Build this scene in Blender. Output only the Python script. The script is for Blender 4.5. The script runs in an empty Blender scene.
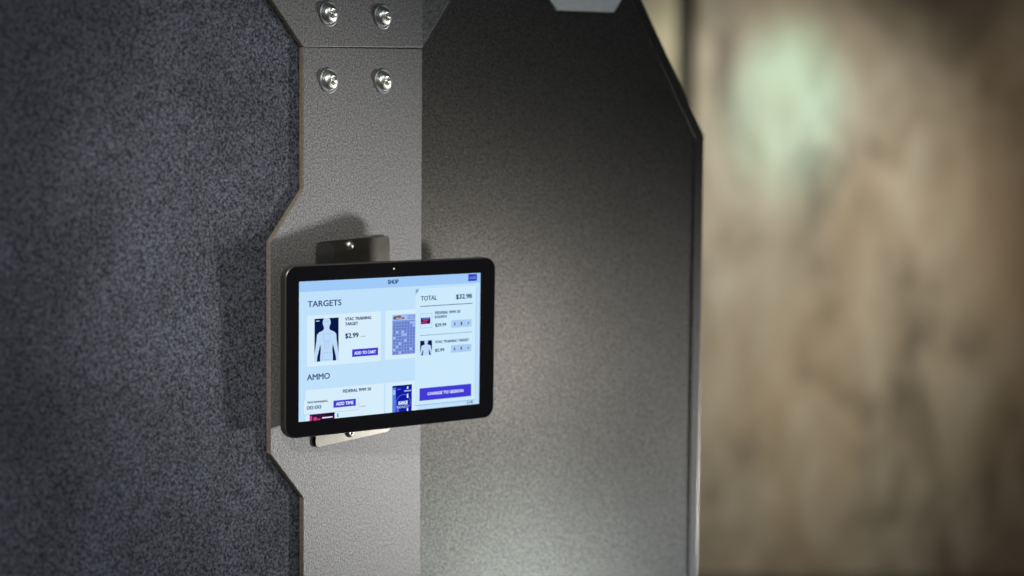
import bpy, bmesh, math
from mathutils import Vector, Matrix
S = bpy.context.scene
COL = S.collection
R = math.radians

# ------------------------------------------------------------------ camera
F, CX, CY = 1900.0, 512.0, 288.0            # focal length for a 1024 x 576 frame
CAMLOC = Vector((0, 0, 1.55))
CAMROT = Matrix.Rotation(math.pi/2 - R(4.15), 3, 'X') @ Matrix.Rotation(0.008, 3, 'Z')
cd = bpy.data.cameras.new('camera')
cam = bpy.data.objects.new('camera', cd); COL.objects.link(cam)
cam.matrix_world = Matrix.Translation(CAMLOC) @ CAMROT.to_4x4()
cd.sensor_width = 36; cd.lens = F/1024*36
cd.clip_start = .05; cd.clip_end = 60
cd.dof.use_dof = True; cd.dof.focus_distance = 1.87; cd.dof.aperture_fstop = 2.3
S.camera = cam

def ray(u, v):
    return CAMROT @ Vector(((u-CX)/F, -(v-CY)/F, -1))

class Frame:
    """upright plane: local x along it, local y into it (away from the viewer), local z up"""
    def __init__(s, o, yaw):
        s.o = Vector((o.x, o.y, 0)); s.a = yaw
        s.d = Vector((math.cos(yaw), math.sin(yaw), 0))
        s.n = Vector((-math.sin(yaw), math.cos(yaw), 0))      # into the plane
    def at(s, u, v, y=0.0):
        """the (x, z) of the plane (set back by y) seen in direction u, v"""
        r = ray(u, v)
        t = ((s.o + s.n*y) - CAMLOC).dot(s.n)/r.dot(s.n)
        p = CAMLOC + r*t
        return ((p - s.o).dot(s.d), p.z)
    def world(s, x, y, z):
        return s.o + s.d*x + s.n*y + Vector((0, 0, z))

# tablet pose (measured: a 217.5 x 136 mm screen turned 37.9 degrees from the camera)
TX, TY, TZ, TYAW, TLEAN, TROLL = -.11878, 1.88624, 1.35512, .660968, .015928, .006031
_d = Vector((math.cos(TYAW), math.sin(TYAW), 0)); _n = Vector((math.sin(TYAW), -math.cos(TYAW), 0)); _u = Vector((0, 0, 1))
_u2 = _u*math.cos(TLEAN) + _n*math.sin(TLEAN)
e1 = _d*math.cos(TROLL) + _u2*math.sin(TROLL); e2 = -_d*math.sin(TROLL) + _u2*math.cos(TROLL); e3 = e1.cross(e2)
TM = Matrix((e1, e2, e3)).transposed().to_4x4(); TM.translation = Vector((TX, TY, TZ))

AL, AR = R(50), R(32)
# the post plate passes 12 mm behind the tablet's back left edge
back_left = TM @ Vector((-.123, 0, -.0115))
nL = Vector((-math.sin(AL), math.cos(AL), 0))
r = ray(421.3, 288)
t = ((back_left + nL*.011) - CAMLOC).dot(nL)/r.dot(nL)
FOLD = CAMLOC + r*t
L = Frame(FOLD, AL); RR = Frame(FOLD, AR)

# ------------------------------------------------------------------ helpers
def lin(c):
    c = c/255.0
    return c/12.92 if c <= .04045 else ((c+.055)/1.055)**2.4
def rgb(r, g, b): return (lin(r), lin(g), lin(b), 1)

def mat(name, base=(.5, .5, .5, 1), rough=.5, metal=0.0, emit=None, spec=.5):
    m = bpy.data.materials.new(name); m.use_nodes = True
    b = m.node_tree.nodes['Principled BSDF']
    b.inputs['Base Color'].default_value = base
    b.inputs['Roughness'].default_value = rough
    b.inputs['Metallic'].default_value = metal
    b.inputs['Specular IOR Level'].default_value = spec
    if emit:
        b.inputs['Base Color'].default_value = (0, 0, 0, 1)
        b.inputs['Specular IOR Level'].default_value = .0
        b.inputs['Emission Color'].default_value = emit
        b.inputs['Emission Strength'].default_value = 1.0
    return m

def nodes(m):
    nt = m.node_tree
    def N(t, **k):
        n = nt.nodes.new(t)
        for a, v in k.items():
            if a in n.inputs: n.inputs[a].default_value = v
            else: setattr(n, a, v)
        return n
    return nt, N, nt.links.new, nt.nodes['Principled BSDF']

def grain(name, dark, light, rough, metal, scale, bump, bdist=.001, lo=.35, hi=.65, spec=.5, blotch=0.0, blotch_scale=6.0, flake=None):
    """textured coating: fine speckle in colour and height, plus faint large blotches"""
    m = mat(name, dark, rough, metal, spec=spec)
    nt, N, lk, b = nodes(m)
    tc = N('ShaderNodeTexCoord')
    n1 = N('ShaderNodeTexNoise', Scale=scale, Detail=4.0, Roughness=.8)
    lk(tc.outputs['Object'], n1.inputs['Vector'])
    cr = N('ShaderNodeValToRGB')
    cr.color_ramp.elements[0].position = lo; cr.color_ramp.elements[0].color = dark
    cr.color_ramp.elements[1].position = hi; cr.color_ramp.elements[1].color = light
    lk(n1.outputs['Fac'], cr.inputs['Fac'])
    out = cr.outputs['Color']
    if blotch:
        n2 = N('ShaderNodeTexNoise', Scale=blotch_scale, Detail=4.0, Roughness=.6)
        lk(tc.outputs['Object'], n2.inputs['Vector'])
        mr = N('ShaderNodeMapRange')
        mr.inputs['From Min'].default_value = .3; mr.inputs['From Max'].default_value = .7
        mr.inputs['To Min'].default_value = 1-blotch; mr.inputs['To Max'].default_value = 1+blotch
        lk(n2.outputs['Fac'], mr.inputs['Value'])
        mx = N('ShaderNodeVectorMath', operation='SCALE')
        lk(out, mx.inputs[0]); lk(mr.outputs[0], mx.inputs['Scale'])
        out = mx.outputs[0]
    lk(out, b.inputs['Base Color'])
    n3 = N('ShaderNodeTexNoise', Scale=scale*.8, Detail=3.0, Roughness=.75)
    lk(tc.outputs['Object'], n3.inputs['Vector'])
    bp = N('ShaderNodeBump', Strength=bump, Distance=bdist)
    lk(n3.outputs['Fac'], bp.inputs['Height'])
    lk(bp.outputs['Normal'], b.inputs['Normal'])
    return m

def obj(name, bm, m, parent=None, smooth=False, bevel=0.0, seg=2):
    me = bpy.data.meshes.new(name)
    bmesh.ops.recalc_face_normals(bm, faces=bm.faces)
    bm.to_mesh(me); bm.free()
    for x in (m if isinstance(m, (list, tuple)) else [m]): me.materials.append(x)
    if smooth:
        for p in me.polygons: p.use_smooth = True
    o = bpy.data.objects.new(name, me); COL.objects.link(o)
    if parent: o.parent = parent
    if bevel:
        md = o.modifiers.new('bevel', 'BEVEL'); md.width = bevel; md.segments = seg
        md.limit_method = 'ANGLE'; md.angle_limit = R(30)
    return o
def thing(o, label, cat, group=None):
    o['label'] = label; o['category'] = cat
    if group: o['group'] = group
    return o
def struct(o, label=None):
    o['kind'] = 'structure'
    if label: o['label'] = label
    return o
def empty(name, loc=(0, 0, 0), rz=0, m=None):
    o = bpy.data.objects.new(name, None); COL.objects.link(o); o.empty_display_size = .05
    o.location = loc; o.rotation_euler = (0, 0, rz)
    if m is not None: o.matrix_world = m
    return o

def slab(bm, pts, y0, y1):
    """an outline in local x, z given thickness from y0 to y1"""
    f = [bm.verts.new((x, y0, z)) for x, z in pts]
    k = [bm.verts.new((x, y1, z)) for x, z in pts]
    bm.faces.new(f); bm.faces.new(k[::-1])
    for i in range(len(pts)):
        j = (i+1) % len(pts)
        bm.faces.new((f[i], k[i], k[j], f[j]))
def box(bm, x0, x1, y0, y1, z0, z1):
    slab(bm, [(x0, z0), (x1, z0), (x1, z1), (x0, z1)], y0, y1)
def lathe(bm, prof, c, seg=32, close=True):
    """prof = (radius, height) turned about local -y through c = (x, y, z); height grows towards the viewer"""
    rings = []
    for rr, h in prof:
        if rr < 1e-7: rings.append([bm.verts.new((c[0], c[1]-h, c[2]))])
        else: rings.append([bm.verts.new((c[0]+rr*math.cos(2*math.pi*i/seg), c[1]-h, c[2]+rr*math.sin(2*math.pi*i/seg))) for i in range(seg)])
    for a, b in zip(rings, rings[1:]):
        for i in range(seg):
            j = (i+1) % seg
            if len(a) == 1 and len(b) == 1: continue
            if len(a) == 1: bm.faces.new((a[0], b[i], b[j]))
            elif len(b) == 1: bm.faces.new((a[i], a[j], b[0]))
            else: bm.faces.new((a[i], a[j], b[j], b[i]))
def rrect(x0, y0, x1, y1, rad, n=8, corners=(1, 1, 1, 1)):
    """rounded rectangle, counter-clockwise; corners = bl, br, tr, tl"""
    out = []
    for (cx, cy, a0, px, py), on in zip(((x0+rad, y0+rad, 180, x0, y0), (x1-rad, y0+rad, 270, x1, y0), (x1-rad, y1-rad, 0, x1, y1), (x0+rad, y1-rad, 90, x0, y1)), corners):
        if not on: out.append((px, py)); continue
        for i in range(n+1):
            a = R(a0+90*i/n); out.append((cx+rad*math.cos(a), cy+rad*math.sin(a)))
    return out

# ------------------------------------------------------------------ materials
M_felt = grain('charcoal_carpet', (.005, .0053, .0075, 1), (.092, .099, .124, 1), .95, 0, 380, .9, .0014, .40, .66, spec=.15, blotch=.32, blotch_scale=7)
M_plate = grain('grey_textured_coating', (.022, .022, .0225, 1), (.18, .18, .184, 1), .48, .1, 520, .7, .0007, .40, .68, spec=.3, blotch=.05)
M_raw = grain('raw_brown_edge', (.12, .104, .08, 1), (.26, .228, .172, 1), .5, .3, 300, .3, .0006)
M_dark = grain('dark_textured_coating', (.04, .039, .037, 1), (.30, .293, .28, 1), .30, .92, 600, .45, .0004, .40, .66, spec=.5, blotch=.06)
M_trim = grain('dark_trim_metal', (.13, .13, .125, 1), (.17, .17, .165, 1), .32, 1.0, 300, .1, .0005)
M_tag = grain('pale_grey_coating', (.42, .44, .45, 1), (.58, .60, .61, 1), .5, .1, 480, .3, .001)
M_zinc = mat('zinc_plated_steel', (.62, .63, .58, 1), .34, 1.0)
M_washer = mat('washer_steel', (.30, .31, .33, 1), .38, .9)
M_steel = grain('brushed_steel', (.20, .19, .165, 1), (.24, .228, .20, 1), .22, .95, 120, .02, .0002)
M_black = mat('black_plastic', (.012, .012, .013, 1), .45)
M_shell = mat('tablet_shell', (.05, .049, .047, 1), .34, .4)
M_glass = mat('black_glass', (.004, .004, .005, 1), .04, spec=.35)
M_lens = mat('lens_ring', (.35, .35, .34, 1), .3)
M_floor = grain('concrete_floor', (.09, .088, .084, 1), (.14, .137, .13, 1), .7, 0, 30, .1, .002, blotch=.2, blotch_scale=1.5)
M_ceil = grain('dark_ceiling', (.05, .05, .05, 1), (.07, .07, .07, 1), .9, 0, 40, .1, .002)
M_skirt = grain('dark_skirting', (.05, .052, .038, 1), (.08, .082, .06, 1), .7, 0, 30, .1, .002)

def wall_material(name, c, seed, contrast=1.0):
    """old mottled concrete: cloudy patches drawn out vertically, grey and ochre stains"""
    m = mat(name, c[1], .55, 0, spec=.45)
    nt, N, lk, b = nodes(m)
    tc = N('ShaderNodeTexCoord')
    mp = N('ShaderNodeMapping'); mp.inputs['Scale'].default_value = (1, 1, .45); mp.inputs['Location'].default_value = (seed, seed*.7, seed*.3)
    lk(tc.outputs['Object'], mp.inputs['Vector'])
    a = N('ShaderNodeTexNoise', Scale=6.5, Detail=7.0, Roughness=.62, Distortion=.6)
    lk(mp.outputs[0], a.inputs['Vector'])
    cr = N('ShaderNodeValToRGB'); e = cr.color_ramp.elements
    e[0].position = .33; e[0].color = c[0]; e[1].position = .68; e[1].color = c[2]
    x = e.new(.5); x.color = c[1]
    lk(a.outputs['Fac'], cr.inputs['Fac'])
    s = N('ShaderNodeTexNoise', Scale=2.2, Detail=4.0, Roughness=.55, Distortion=.3)
    lk(mp.outputs[0], s.inputs['Vector'])
    cr2 = N('ShaderNodeValToRGB'); e = cr2.color_ramp.elements
    e[0].position = .42; e[0].color = (0, 0, 0, 1); e[1].position = .66; e[1].color = (1, 1, 1, 1)
    lk(s.outputs['Fac'], cr2.inputs['Fac'])
    mx = N('ShaderNodeMix', data_type='RGBA'); mx.blend_type = 'MIX'
    lk(cr2.outputs['Color'], mx.inputs[0]); lk(cr.outputs['Color'], mx.inputs[6]); mx.inputs[7].default_value = c[3]
    mx2 = N('ShaderNodeMix', data_type='RGBA'); mx2.inputs[0].default_value = .7
    lk(cr.outputs['Color'], mx2.inputs[6]); lk(mx.outputs[2], mx2.inputs[7])
    lk(mx2.outputs[2], b.inputs['Base Color'])
    bp = N('ShaderNodeBump', Strength=.35, Distance=.02)
    lk(a.outputs['Fac'], bp.inputs['Height']); lk(bp.outputs['Normal'], b.inputs['Normal'])
    return m
M_wall = wall_material('mottled_concrete', ((.10, .085, .062, 1), (.25, .218, .162, 1), (.345, .315, .25, 1), (.27, .20, .12, 1)), 11.3)
M_pier = wall_material('yellowed_concrete', ((.30, .27, .17, 1), (.42, .39, .26, 1), (.50, .47, .33, 1), (.40, .36, .2, 1)), 8.3)

# ------------------------------------------------------------------ setting
def setbox(name, m, x0, x1, y0, y1, z0, z1, bevel=0):
    bm = bmesh.new(); box(bm, x0, x1, y0, y1, z0, z1); return struct(obj(name, bm, m, bevel=bevel))
WY = 6.0
px = lambda u, y: (u-512)/1900*y
setbox('floor', M_floor, -3.2, 4.2, -1.5, WY+.6, -.1, 0)
setbox('ceiling', M_ceil, -3.2, 4.2, -1.5, WY+.6, 3.2, 3.3)
setbox('wall_back', M_wall, .565, 4.2, WY, WY+.25, 0, 3.2, .012)
setbox('wall_right', M_wall, 4.0, 4.2, -1.5, WY, 0, 3.2)
setbox('wall_left', M_pier, -3.2, .508, WY-.04, WY+.25, 0, 3.2, .012)
setbox('trim_1', M_skirt, .50, .575, WY+.10, WY+.25, 0, 3.2)
setbox('baseboard_back', M_skirt, .57, 4.2, WY-.03, WY, 0, .205, .006)

# ------------------------------------------------------------------ the stall: carpeted panel, post plates, side panel
T = .006                     # plate thickness
TOP = 2.05
xe_top = L.at(303.3, 110)[0]            # upright edge of the post plate
xe_in = L.at(270.3, 348)[0]             # the edge where the plate widens
# carpet panel
bm = bmesh.new(); box(bm, -1.25, -.012, .0072, .05, 0, TOP+.02)
felt = obj('carpet_panel', bm, M_felt, bevel=.002); felt.location = L.o; felt.rotation_euler.z = AL
thing(felt, 'charcoal carpet-covered partition panel left of the grey plates', 'panel')

zs = lambda u, v: L.at(u, v)[1]
seam_l, seam_r = zs(303.5, 46.6), zs(421.5, 47.6)
lower = [(0, 0), (0, seam_r-.0013), (xe_top, seam_l-.0005), (xe_top, zs(303.3, 189.5)), (xe_in, zs(270.5, 242.5)), (xe_in, zs(269.3, 454)), (xe_top, zs(301.6, 498)), (xe_top, 0)]
bm = bmesh.new(); slab(bm, lower, 0, T)
for f in bm.faces:
    f.normal_update()
    if abs(f.normal.y) < .5: f.material_index = 1
low = obj('post_plate', bm, [M_plate, M_raw], bevel=.0007); low.location = L.o; low.rotation_euler.z = AL
thing(low, 'tall grey textured steel plate behind the tablet, stepped left edge', 'plate')

# upper plate: folded along the corner, a narrow wing lies on the side panel
xt, zt = L.at(272.0, 0)
sl = (zt-seam_l)/(xt-xe_top)
x2 = xe_top-.105; z2 = seam_l + sl*(x2-xe_top)
wx, wz = RR.at(450.5, 0)
wsl = (wz-seam_r)/wx
wx2 = .055; wz2 = seam_r + wsl*wx2
dR = Vector((math.cos(AR-AL), math.sin(AR-AL))); nR = Vector((-dR.y, dR.x))
def onR(s, t): p = dR*s + nR*t; return (p.x, p.y)
bis = (AR-AL)/2
def fold(tt): k = tt/math.cos(bis); return (-math.sin(bis)*k, math.cos(bis)*k)
bm = bmesh.new()
def V(xy, z): return bm.verts.new((xy[0], xy[1], z))
fr = {'a': V((xe_top, 0), seam_l), 'b': V((x2, 0), z2), 'c': V((x2, 0), TOP), 'd': V((0, 0), TOP), 'e': V((0, 0), seam_r), 'f': V(onR(wx2, 0), wz2), 'g': V(onR(wx2, 0), TOP)}
bk = {'a': V((xe_top, T), seam_l), 'b': V((x2, T), z2), 'c': V((x2, T), TOP), 'd': V(fold(T), TOP), 'e': V(fold(T), seam_r), 'f': V(onR(wx2, T), wz2), 'g': V(onR(wx2, T), TOP)}
for q in ('abcde', 'edgf'):
    bm.faces.new([fr[k] for k in q]); bm.faces.new([bk[k] for k in q][::-1])
ring = 'abcdgfe'
for i in range(7):
    p, q = ring[i], ring[(i+1) % 7]; bm.faces.new((fr[p], bk[p], bk[q], fr[q]))
for f in bm.faces:
    f.normal_update()
    if abs(f.normal.y) < .5: f.material_index = 1
up = obj('corner_plate', bm, [M_plate, M_raw], bevel=.0007); up.location = L.o; up.rotation_euler.z = AL
thing(up, 'grey folded steel plate at the top of the corner, above the seam', 'plate')

# button-head bolts with washers
dome = [(.0094, 0), (.0094, .0012)] + [(.0094*math.cos(R(a)), .0012+.0052*math.sin(R(a))) for a in (12, 24, 36, 48, 58)] + [(.0040, .0061), (.0036, .0040), (.0018, .0038), (.0016, .0062), (0, .0064)]
def bolt(parent, u, v):
    x, z = L.at(u, v)
    bm = bmesh.new(); lathe(bm, [(0, -.004), (.0052, -.004), (.0052, .0012)] + [(r_, h+.0012) for r_, h in dome], (x, 0, z))
    b = obj('bolt', bm, M_zinc, parent, smooth=True)
    b.modifiers.new('ws', 'WEIGHTED_NORMAL')
    bm = bmesh.new(); lathe(bm, [(.0066, 0), (.0066, .0014), (.0118, .0016), (.0126, .0010), (.0126, 0)], (x, 0, z), 40)
    obj('washer', bm, M_washer, b)
for u, v in ((328.6, 13.8), (382.6, 16.8)): bolt(up, u, v)
for u, v in ((328.8, 80.6), (382.8, 81.2)): bolt(low, u, v)

# side panel with its edge channel
y0 = T + .0005
xr, zc = RR.at(703.3, 135.5, y0-.002)
xc, zc0 = RR.at(641.0, 0, y0-.002)
k = (zc0-zc)/(xc-xr)
xtop = xr - (TOP-zc)/abs(k)
TW = .0112
shape = [(-.004, 0), (xr-.001, 0), (xr-.001, zc), (xtop-.001, TOP), (-.004, TOP)]
bm = bmesh.new(); slab(bm, shape, y0, y0+.032)
side = obj('side_panel', bm, M_dark, bevel=.0008); side.location = RR.o; side.rotation_euler.z = AR
thing(side, 'dark textured side panel with a cut upper corner, right of the tablet', 'panel')
th = math.atan2(TOP-zc, xtop-xr)              # direction of the sloping edge
nv = Vector((math.cos(th+math.pi/2), math.sin(th+math.pi/2)))
mit = (nv + Vector((-1, 0))).normalized(); mit = mit*(TW/mit.dot(Vector((-1, 0))))
o_ = [Vector((xr, 0)), Vector((xr, zc)), Vector((xtop, TOP))]
i_ = [Vector((xr-TW, 0)), o_[1]+mit, Vector((xtop - TW/abs(math.sin(th)), TOP))]
bm = bmesh.new()
pr = []                                        # channel section: lip on the front, face at the edge, lip at the back
for a, b in zip(o_, i_):
    dv = (b-a)
    ou = a - dv*.12
    pr.append([bm.verts.new((p.x, y, p.y)) for p, y in ((b, y0), (b, y0-.0014), (ou, y0-.0014), (ou, y0+.0345), (b, y0+.0345), (b, y0+.032), (a, y0+.032), (a, y0))])
for a, b in zip(pr, pr[1:]):
    for i in range(8):
        j = (i+1) % 8; bm.faces.new((a[i], a[j], b[j], b[i]))
bm.faces.new(pr[0]); bm.faces.new(pr[-1][::-1])
obj('edge_channel', bm, M_trim, side, bevel=.0006)

# pale plate on the side panel, only its lower end is in view
bl, br_ = RR.at(557.3, 10.0), RR.at(614.4, 12.2)
tl, tr_ = RR.at(550.6, 0), RR.at(621.6, 0)
zb = (bl[1]+br_[1])/2
ex = lambda a, b, n: (a[0]+(b[0]-a[0])*n, a[1]+(b[1]-a[1])*n)
p1, p2 = ex(bl, tl, 1.15), ex(br_, tr_, 1.15)
w = [bl, br_, p2, (br_[0], 2*p2[1]-br_[1]), (bl[0], 2*p1[1]-bl[1]), p1]
bm = bmesh.new(); slab(bm, w, y0-.006, y0-.001)
tag = obj('joint_plate', bm, M_tag, bevel=.0006); tag.location = RR.o; tag.rotation_euler.z = AR
thing(tag, 'small pale grey six-sided plate high on the dark side panel', 'plate')

# ------------------------------------------------------------------ bracket on the post plate
bx0, bzt0 = L.at(315.3, 242.0); bx1, bzt1 = L.at(387.6, 235.4)
_, bzb0 = L.at(313.6, 448.0); _, bzb1 = L.at(389.0, 431.0)
bx0b = L.at(313.4, 440)[0]; bx1b = L.at(388.5, 430)[0]
rad = .006
def soft(pts, rad, n=6):
    out = []
    for i in range(len(pts)):
        p0, p, p1 = Vector(pts[i-1]), Vector(pts[i]), Vector(pts[(i+1) % len(pts)])
        a = p + (p0-p).normalized()*rad; b = p + (p1-p).normalized()*rad
        for j in range(n+1):
            tt = j/n; q = a*(1-tt)**2 + p*2*tt*(1-tt) + b*tt*tt; out.append((q.x, q.y))
    return out
BT = .003
bm = bmesh.new(); slab(bm, soft([(bx0b, bzb0), (bx1b, bzb1), (bx1, bzt1), (bx0, bzt0)], rad), -BT, -.0003)
brk = empty('tablet_bracket', L.o, AL)
thing(brk, 'steel wall bracket showing above and below the tablet', 'bracket')
obj('back_plate', bm, M_steel, brk, bevel=.0004)
# thin black upright strip with rounded corners along the left of the bracket
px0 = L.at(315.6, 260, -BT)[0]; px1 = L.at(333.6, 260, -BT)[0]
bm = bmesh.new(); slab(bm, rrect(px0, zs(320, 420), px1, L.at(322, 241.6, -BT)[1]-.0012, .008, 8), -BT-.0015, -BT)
obj('black_strip', bm, M_black, brk, bevel=.0004)
for u, v in ((351.2, 245.3), (351.0, 433.0)):
    x, z = L.at(u, v, -BT-.002)
    bm = bmesh.new()
    lathe(bm, [(0, 0), (.0046, 0), (.0046, .0006)] + [(.0046*math.cos(R(a)), .0006+.0026*math.sin(R(a))) for a in (15, 30, 45, 60)] + [(.0019, .0030), (.0017, .0018), (0, .0018)], (x, -BT, z), 24)
    obj('screw', bm, M_zinc, brk, smooth=True)
# arm between bracket and tablet back
tc = TM @ Vector((-.005, 0, -.0095))
rel = tc - L.o
ax, ay = rel.dot(L.d), rel.dot(L.n)
am = (bx0+bx1)/2
bm = bmesh.new()
def hexa(bm, q0, q1):
    a = [bm.verts.new(p) for p in q0]; b = [bm.verts.new(p) for p in q1]
    bm.faces.new(a); bm.faces.new(b[::-1])
    for i in range(4): bm.faces.new((a[i], b[i], b[(i+1) % 4], a[(i+1) % 4]))
LI = (Matrix.Translation(L.o) @ Matrix.Rotation(AL, 4, 'Z')).inverted()
hw = .034
q0 = [(am-hw, -BT, TZ-hw), (am+hw, -BT, TZ-hw), (am+hw, -BT, TZ+hw), (am-hw, -BT, TZ+hw)]
q1 = [tuple(LI @ (TM @ Vector((x, y, -.0117)))) for x, y in ((-.055, -hw), (.012, -hw), (.012, hw), (-.055, hw))]
hexa(bm, q0, q1)
obj('tilt_arm', bm, M_black, brk, bevel=.001)

# ------------------------------------------------------------------ tablet
tab = empty('tablet', m=TM)
thing(tab, 'black tablet computer with a lit shop screen, on the steel bracket', 'tablet')
mm = lambda x, y: ((x-108.75)/1000, (68-y)/1000)
X0, Y1 = mm(-15.0, -15.6); X1, Y0 = mm(237.6, 152.0)
def stack(bm, rings, cap0=True, cap1=True):
    vs = [[bm.verts.new((x, y, z)) for x, y in pts] for pts, z in rings]
    n = len(vs[0])
    for a, b in zip(vs, vs[1:]):
        for i in range(n): bm.faces.new((a[i], a[(i+1) % n], b[(i+1) % n], b[i]))
    if cap0: bm.faces.new(vs[0][::-1])
    if cap1: bm.faces.new(vs[-1])
RC = .0125
ins = lambda d: rrect(X0+d, Y0+d, X1-d, Y1-d, RC-d, 10)
bm = bmesh.new()
stack(bm, [(ins(.0030), -.0115), (ins(.0012), -.0110), (ins(.0003), -.0098), (ins(0), -.0080), (ins(0), -.0022), (ins(.0004), -.0009), (ins(.0010), -.0005)])
obj('housing', bm, M_shell, tab)
bm = bmesh.new(); stack(bm, [(ins(.0011), -.0006), (ins(.0011), -.0002), (ins(.0015), -.0001)])
obj('front_glass', bm, M_glass, tab)
bm = bmesh.new()
x, y = mm(109.9, -8.3)
stack(bm, [([(x+.0011*math.cos(R(a)), y+.0011*math.sin(R(a))) for a in range(0, 360, 20)], z) for z in (-.0002, .00002)])
obj('front_camera', bm, M_lens, tab)['label'] = 'small pale camera dot'
# charging port and buttons on the left side
bm = bmesh.new()
for yy in (-.062, -.050): 
    stack(bm, [(rrect(X0-.0004, yy-.004, X0+.002, yy+.004, .0003, 2), -.0055), (rrect(X0-.0004, yy-.004, X0+.002, yy+.004, .0003, 2), -.0035)])
obj('side_button', bm, M_black, tab)

# ---- screen graphics: flat lit shapes, in millimetres from the screen's top left
E = {}
def em(name, r, g, b):
    E[name] = mat('screen_'+name, emit=rgb(r, g, b)); return name
em('ground', 192, 225, 251); em('header', 160, 202, 248); em('card', 214, 237, 252); em('cart', 204, 234, 252)
em('edge', 156, 190, 228); em('ink', 44, 58, 108); em('soft_ink', 60, 80, 128); em('violet', 66, 58, 214); em('deep_violet', 36, 40, 190)
em('white', 222, 234, 255); em('navy', 8, 24, 70); em('figure', 190, 218, 250); em('line', 150, 180, 226); em('pale_violet', 122, 140, 240)
em('sheet', 126, 150, 220); em('sheet_mark', 74, 96, 176); em('sheet_light', 164, 190, 240); em('blot', 84, 96, 130); em('orange', 196, 150, 140)
em('box_blue', 16, 28, 158); em('box_side', 86, 130, 226); em('ring', 90, 100, 226); em('maroon', 60, 14, 60); em('pink', 200, 60, 130); em('black', 6, 10, 26)
em('stepper', 172, 206, 244)

_font = {}
def glyphs(s, bold):
    key = s
    if key in _font: return _font[key]
    c = bpy.data.curves.new('t', 'FONT'); c.body = s; c.resolution_u = 3
    o = bpy.data.objects.new('t', c); COL.objects.link(o)
    dg = bpy.context.evaluated_depsgraph_get()
    me = o.evaluated_get(dg).to_mesh()
    vs = [(v.co.x, v.co.y) for v in me.vertices]; fs = [tuple(p.vertices) for p in me.polygons]
    o.evaluated_get(dg).to_mesh_clear()
    bpy.data.objects.remove(o); bpy.data.curves.remove(c)
    _font[key] = (vs, fs); return vs, fs

class UI:
    def __init__(s): s.bm = bmesh.new(); s.m = []; s.z = 0
    def mi(s, k):
        if k not in s.m: s.m.append(k)
        return s.m.index(k)
    def poly(s, pts, k, lay):
        v = [s.bm.verts.new((*mm(x, y), lay*.00004)) for x, y in pts]
        f = s.bm.faces.new(v); f.material_index = s.mi(k); f.normal_update()
        if f.normal.z < 0: f.normal_flip()
        return s
    def rect(s, x0, y0, x1, y1, k, lay): return s.poly([(x0, y0), (x1, y0), (x1, y1), (x0, y1)], k, lay)
    def rnd(s, x0, y0, x1, y1, rad, k, lay, corners=(1, 1, 1, 1)): return s.poly(rrect(x0, y0, x1, y1, rad, 5, corners), k, lay)
    def frame(s, x0, y0, x1, y1, w, k, lay):
        for q in ((x0, y0, x1, y0+w), (x0, y1-w, x1, y1), (x0, y0+w, x0+w, y1-w), (x1-w, y0+w, x1, y1-w)): s.rect(*q, k, lay)
        return s
    def disc(s, x, y, rx, ry, k, lay, n=20): return s.poly([(x+rx*math.cos(2*math.pi*i/n), y+ry*math.sin(2*math.pi*i/n)) for i in range(n)], k, lay)
    def arc(s, x, y, r0, r1, k, lay, a0=0, a1=360, n=32):
        for i in range(n):
            a, b = R(a0+(a1-a0)*i/n), R(a0+(a1-a0)*(i+1)/n)
            s.poly([(x+r0*math.cos(a), y+r0*math.sin(a)), (x+r1*math.cos(a), y+r1*math.sin(a)), (x+r1*math.cos(b), y+r1*math.sin(b)), (x+r0*math.cos(b), y+r0*math.sin(b))], k, lay)
        return s
    def text(s, t, x0, base, x1, cap, k, lay, bold=0.0):
        """written from x0 to x1, capitals cap high, standing on base"""
        vs, fs = glyphs(t, bold)
        a = min(v[0] for v in vs); b = max(v[0] for v in vs)
        ref, _ = glyphs('H', 0); hh = max(v[1] for v in ref) - min(v[1] for v in ref)
        sx = (x1-x0)/(b-a); sy = cap/hh
        i = s.mi(k); w = bold*cap*.5
        x1 -= 2*w; sx = (x1-x0)/(b-a)
        for n, (ox, oy) in enumerate(((0, 0), (2*w, 0), (w, .6*w), (w, -.6*w)) if w else ((0, 0),)):      # heavier strokes
            nv = [s.bm.verts.new((*mm(x0+ox+(x-a)*sx, base+oy-y*sy), (lay+n*.1)*.00004)) for x, y in vs]
            for f in fs:
                g = s.bm.faces.new([nv[j] for j in f]); g.material_index = i
        return s
    def done(s, name, label=None):
        me = bpy.data.meshes.new(name); s.bm.to_mesh(me); s.bm.free()
        for k in s.m: me.materials.append(E[k])
        o = bpy.data.objects.new(name, me); COL.objects.link(o); o.parent = scr if name != 'screen' else tab
        if label: o['label'] = label
        return o

scr = UI().rect(0, 0, 217.5, 136, 'ground', 1).done('screen', 'lit pale blue screen')
UI().rect(0, 0, 217.5, 10.2, 'header', 3).text('SHOP', 102.4, 6.6, 115.4, 4.0, 'ink', 5, .13).done('header_bar')
UI().rect(201.8, 1.0, 212.9, 7.9, 'deep_violet', 5).text('CLOSE', 202.8, 5.9, 212.0, 2.8, 'pale_violet', 7, .13).done('button', 'small violet button in the top right corner')
UI().text('TARGETS', 9.5, 25.0, 48.3, 5.6, 'soft_ink', 3, .09).done('section_heading', 'heading TARGETS')
UI().text('AMMO', 9.0, 96.2, 35.4, 5.6, 'soft_ink', 3, .09).done('section_heading', 'heading AMMO')

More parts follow.
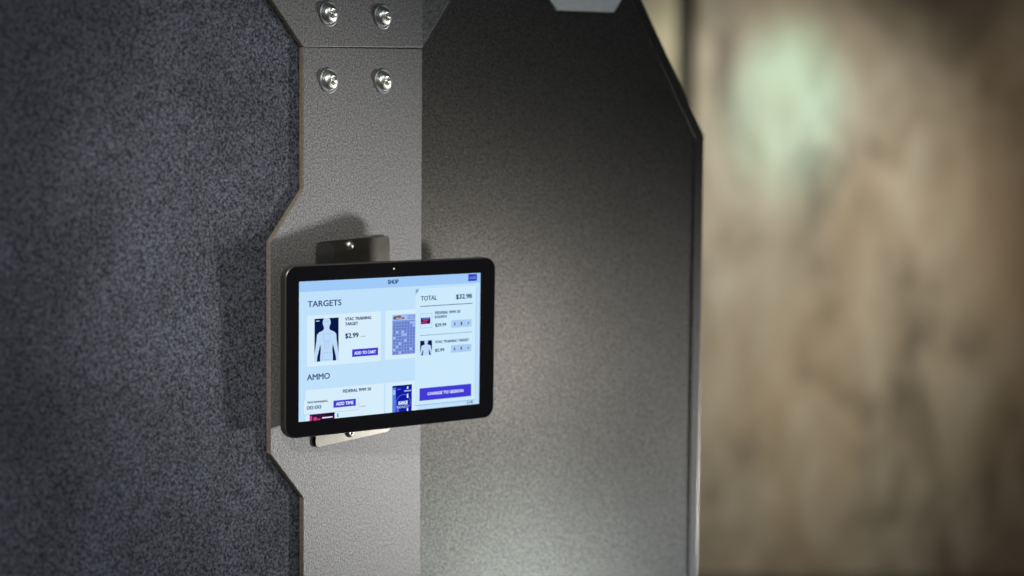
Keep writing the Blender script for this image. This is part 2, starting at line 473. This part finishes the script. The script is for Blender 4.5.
def torso(u, x0, y0, x1, y1, lay, lines=True):
    """white upper-body outline on navy"""
    w, h = x1-x0, y1-y0
    u.rect(x0, y0, x1, y1, 'navy', lay)
    half = [(.50, .0), (.61, .0), (.655, .06), (.665, .11), (.645, .16), (.615, .19), (.61, .25), (.66, .285), (.82, .325), (.90, .38), (.915, .5), (.96, .68), (1.0, .84), (1.0, 1.0), (.90, 1.0), (.885, .9), (.82, .74), (.76, .60), (.735, .72), (.76, .86), (.765, 1.0)]
    pts = [(x0+w*a, y0+h*b) for a, b in half] + [(x0+w*(1-a), y0+h*b) for a, b in half[::-1][:-1]]
    u.poly(pts, 'figure', lay+1)
    if lines:
        for a, b, c, d in ((.36, .36, .64, .53), (.40, .56, .60, .70), (.31, .80, .70, .97)):
            u.frame(x0+w*a, y0+h*b, x0+w*c, y0+h*d, .35, 'line', lay+2)
        u.rect(x0+w*.06, y0+h*.045, x0+w*.2, y0+h*.065, 'figure', lay+1)
        u.rect(x0+w*.40, y0+h*.075, x0+w*.60, y0+h*.085, 'line', lay+2)
    return u

UI().rnd(9.0, 33.4, 94.8, 83.0, 1, 'card', 3).text('VTAC TRAINING', 52.4, 40.4, 83.0, 2.9, 'ink', 5, .13).text('TARGET', 52.4, 45.3, 67.6, 2.9, 'ink', 5, .13) \
    .text('$2.99', 52.5, 57.7, 68.3, 4.6, 'ink', 5, .13).text('/ each', 70.2, 57.7, 76.2, 1.4, 'soft_ink', 5).done('product_card', 'card with the white body target')
torso(UI(), 17.4, 36.8, 45.0, 78.8, 5).done('product_picture', 'white body shape on navy')
UI().rect(60.8, 69.3, 91.4, 76.8, 'violet', 5).text('ADD TO CART', 63.3, 74.6, 88.8, 2.9, 'white', 7, .13).done('button', 'violet ADD TO CART button')

UI().rnd(99.9, 33.4, 140, 82.4, 1, 'card', 3).done('product_card', 'card cut off by the cart panel')
g = UI().rect(108.3, 37.8, 136.5, 78.2, 'sheet', 5)
g.rect(108.3, 37.8, 136.5, 43.8, 'sheet_light', 6)
for i, (x, y, rx, ry, k) in enumerate(((112.5, 41.0, 3.6, 1.9, 'blot'), (116.2, 40.6, 3.2, 2.0, 'blot'), (114.6, 41.8, 2.4, 1.3, 'orange'), (118.8, 41.6, 1.6, 1.3, 'orange'), (121, 41.6, 1.6, .9, 'blot'))): g.disc(x, y, rx, ry, k, 7+i*.2, 12)
g.frame(127, 39.4, 136, 42.6, .45, 'sheet_mark', 7); g.rect(128.5, 40.8, 135, 41.2, 'sheet_mark', 7)
for row in range(11):
    yy = 45.4+row*2.95
    for c in range(8):
        h_ = (row*7+c*5+row*c*3) % 11
        xx = 109.4+c*3.35
        if h_ in (2, 8): g.rect(xx, yy, xx+2.8, yy+2.3, 'sheet_light', 6)
        elif h_ in (3, 6, 9): g.arc(xx+1.4, yy+1.2, .6, 1.15, 'sheet_mark', 6, n=10)
        elif h_ in (0, 5): g.rect(xx+.2, yy+.3, xx+2.4, yy+.8, 'sheet_mark', 6).rect(xx+.2, yy+1.5, xx+2.4, yy+1.95, 'sheet_mark', 6)
        else: g.disc(xx+1.4, yy+1.2, .9, .9, 'sheet_mark', 6, 8)
g.done('product_picture', 'blue printed paper target sheet')

UI().rnd(7.7, 105.6, 98.9, 136, 1, 'card', 3, (0, 0, 1, 1)).text('FEDERAL 9MM 50', 50.2, 111.4, 83.4, 2.9, 'ink', 5, .13).text('/ each', 70.4, 127.2, 76.6, 1.4, 'soft_ink', 5).rect(68.9, 123.2, 69.3, 126.8, 'edge', 5) \
    .text('E', 43.8, 134.6, 45.8, 2.9, 'ink', 5, .13).done('product_card', 'card half covered by the timer box')
UI().rect(12.2, 129, 40.8, 136, 'maroon', 5).rect(12.2, 131.2, 15, 136, 'pink', 6).disc(18.5, 134.5, 2.3, 1.9, 'pink', 6).rect(21, 134.6, 24.5, 135.8, 'pink', 6).rect(26.5, 133.6, 38.5, 134.8, 'white', 6) \
    .rect(30, 130.3, 40.8, 131.9, 'black', 6).done('product_picture', 'top of a dark red cartridge box')
UI().rect(5.0, 115.9, 68.3, 129.9, 'edge', 7).rect(5.2, 115.7, 68.1, 129.5, 'card', 8).text('TIME REMAINING', 9.2, 118.9, 32.7, 1.9, 'ink', 9, .13).text('00:00', 8.8, 124.9, 25.3, 3.6, 'soft_ink', 9, .08).done('timer_box', 'white box reading 00:00')
UI().rect(39.3, 118.4, 65.4, 125.4, 'violet', 9).text('ADD TIME', 42.2, 123.4, 62.6, 3.1, 'white', 11, .13).done('button', 'violet ADD TIME button')

UI().rnd(100.6, 105.6, 140, 136, 1, 'card', 3, (0, 0, 1, 1)).done('product_card', 'card with the blue cartridge box')
g = UI().rect(108.9, 109.2, 132.6, 136, 'box_blue', 5).rect(108.9, 111.2, 113.0, 136, 'box_side', 6).rect(108.9, 109.2, 132.6, 110.4, 'navy', 6)
g.rect(109.3, 113.6, 112.4, 118.4, 'sheet_light', 7)
g.arc(122.2, 127.4, 8.2, 9.0, 'ring', 6, 150, 390)
g.text('RANGE', 116.2, 129.0, 127.8, 3.6, 'white', 8, .13).text('READY', 114.4, 132.4, 129.4, 2.3, 'sheet_light', 8, .13)
for yy, hh in ((111.0, 2.6), (118.4, 4.2), (132.8, 3.0)): g.rect(126.6, yy, 128.2, yy+hh, 'white', 7)
g.rect(123.2, 114.8, 131.6, 116.0, 'sheet_light', 7).rect(114.6, 112.6, 119, 113.8, 'ring', 7).rect(114.0, 131.0, 117.0, 136, 'ring', 6)
g.done('product_picture', 'blue cartridge box with a ring mark')

P = UI()
P.poly([(x+.5, y+.8) for x, y in rrect(136.0, 13.0, 211.9, 131.0, 1.2, 5, (1, 1, 1, 0))], 'edge', 7)
P.poly([(141.0, 12.9), (211.9, 12.9), (211.9, 130.9), (136.1, 130.9), (136.1, 19.2)], 'cart', 8)
P.poly([(136.1, 12.9), (141.0, 12.9), (136.1, 19.2)], 'edge', 8)
P.text('x', 136.9, 16.4, 139.0, 2.6, 'soft_ink', 9, .13)
P.text('TOTAL', 142.5, 25.2, 162.6, 4.5, 'soft_ink', 10, .08).text('$32.98', 186.2, 25.5, 206.6, 4.5, 'ink', 10, .13)
P.rect(141.6, 30.6, 207.1, 31.3, 'soft_ink', 10).rect(141.8, 60.3, 207.1, 60.7, 'soft_ink', 10)
P.text('FEDERAL 9MM 50', 160.3, 39.8, 191.9, 2.7, 'ink', 10, .13).text('ROUNDS', 160.3, 43.9, 175.0, 2.5, 'ink', 10, .13).text('$29.99', 160.4, 52.5, 174.6, 3.1, 'ink', 10, .13)
P.text('VTAC TRAINING TARGET', 160.5, 69.5, 203.5, 2.5, 'ink', 10, .13).text('$2.99', 160.6, 78.2, 172.3, 3.1, 'ink', 10, .13)
P.done('cart_panel', 'raised panel headed TOTAL')
UI().frame(142.3, 38.3, 156.6, 53.3, .4, 'edge', 10).rect(142.8, 42.6, 154.4, 49.0, 'maroon', 11).rect(144.2, 43.4, 153.6, 44.2, 'pale_violet', 12).rect(145.2, 45.2, 151.6, 46.3, 'pink', 12).rect(143.2, 47.2, 150, 48.0, 'pink', 12).done('product_picture', 'tiny dark red cartridge box')
torso(UI(), 142.2, 65.9, 156.8, 80.9, 10, False).done('product_picture', 'tiny white body shape on navy')
for yy, lb in ((47.3, 'upper quantity stepper'), (72.9, 'lower quantity stepper')):
    UI().rect(180.9, yy, 206.4, yy+7.4, 'stepper', 10).frame(180.9, yy, 206.4, yy+7.4, .3, 'edge', 11).rect(189.2, yy, 189.5, yy+7.4, 'edge', 11).rect(197.8, yy, 198.1, yy+7.4, 'edge', 11) \
        .text('1', 192.8, yy+5.3, 194.4, 3.4, 'ink', 12, .06).rect(201.1, yy+3.4, 203.7, yy+3.95, 'ink', 12).rect(202.12, yy+2.4, 202.68, yy+4.95, 'ink', 12) \
        .rect(184.1, yy+2.3, 186.1, yy+2.8, 'ink', 12).rect(184.4, yy+3.0, 185.8, yy+5.3, 'soft_ink', 12).done('quantity_stepper', lb)
UI().rect(141.9, 114.2, 206.9, 127.0, 'violet', 10).text('CHARGE TO SESSION', 151.7, 121.9, 197.0, 2.9, 'white', 12, .13).done('button', 'wide violet CHARGE TO SESSION button')
UI().text('1:14', 202.1, 134.6, 208.9, 2.6, 'black', 12, .13).done('clock', 'small black digits in the bottom right corner')

# ------------------------------------------------------------------ light
def look(o, tgt):
    o.rotation_euler = (Vector(tgt)-o.location).to_track_quat('-Z', 'Y').to_euler()
def area(name, loc, tgt, sx, sy, w, col=(1, 1, 1), shape='RECTANGLE'):
    d = bpy.data.lights.new(name, 'AREA'); d.shape = shape; d.size = sx; d.size_y = sy; d.energy = w; d.color = col
    o = bpy.data.objects.new(name, d); COL.objects.link(o); o.location = loc; look(o, tgt); return o
def spot(name, loc, tgt, ang, blend, w, col=(1, 1, 1), rad=.05):
    d = bpy.data.lights.new(name, 'SPOT'); d.spot_size = R(ang); d.spot_blend = blend; d.energy = w; d.color = col; d.shadow_soft_size = rad
    o = bpy.data.objects.new(name, d); COL.objects.link(o); o.location = loc; look(o, tgt); return o
W = S.world or bpy.data.worlds.new('world'); S.world = W
W.use_nodes = True
W.node_tree.nodes['Background'].inputs[0].default_value = (.5, .55, .65, 1); W.node_tree.nodes['Background'].inputs[1].default_value = .06

mid = L.world(-.1, 0, 1.3)
def mirrored(fr, u, v, dist, y=0.0):
    """a point whose mirror image in the plane is seen in direction u, v"""
    x, z = fr.at(u, v, y); p = fr.world(x, y, z); d = (p-CAMLOC).normalized(); n = -fr.n
    return p + (d - n*(2*d.dot(n)))*dist, p
lp = TM @ Vector((0, 0, 0))
x, z = L.at(130, 310); p = L.world(x, 0, z)
spot('lane_lamp', lp + Vector((.88, .35, -.24))*1.9, p, 33, 1, 205, (1.0, .98, .96), .055)
a, p = mirrored(L, 418, 540, 1.5); area('plate_glow_fill', a, p, .20, .20, .07, (.76, 1.0, .9), 'DISK')  # added unseen light: faint cool glow low on the post plate
a, p = mirrored(RR, 450, 350, 1.0, y0); area('panel_sheen_fill', a, p, .16, .16, .95, (1.0, .94, .87), 'DISK')  # added unseen light, placed to put a warm sheen on the side panel
a, p = mirrored(RR, 500, 580, 1.0, y0); area('low_sheen_fill', a, p, .12, .12, 1.3, (.92, 1.0, .97), 'DISK')  # added unseen light for the sheen near the foot of the side panel
a, p = mirrored(RR, 700, 580, 1.2, y0); area('low_sheen_fill_blue', a, p, .10, .10, .2, (.72, .82, 1.0), 'DISK')  # added bluish light for the panel's lower right and its channel
area('ceiling_lamp', (1.3, .5, 3.1), mid, .9, .9, 15, (.80, .96, 1.0))
area('ceiling_fill_rear', (-.2, -.6, 3.1), (-.6, 1.4, 1.3), 1.2, .6, 5, (.88, .94, 1.0))  # general fill added above and behind the camera, not a known fixture
x, z = L.at(340, 310); p = L.world(x, 0, z)
spot('booth_spot_rear', (.0, -.8, 2.8), p, 12.5, 1, 460, (1.0, .95, .85), .05)
spot('wall_spot_mint', (1.0, 4.7, 3.1), (px(785, WY), WY, 1.70), 14, 1, 290, (.34, 1.0, 1.0))
spot('wall_spot_warm', (1.0, 3.6, 3.1), (px(748, WY), WY, 1.22), 37, 1, 560, (1, .95, .84))
spot('wall_fill_side', (2.2, 4.2, 2.6), (1.75, WY, 1.1), 60, 1, 60, (1, .80, .60))  # fill added to lift the dark right part of the far wall

S.view_settings.view_transform = 'Standard'; S.view_settings.look = 'None'
S.view_settings.gamma = 1; S.view_settings.exposure = 0; S.view_settings.use_curve_mapping = False
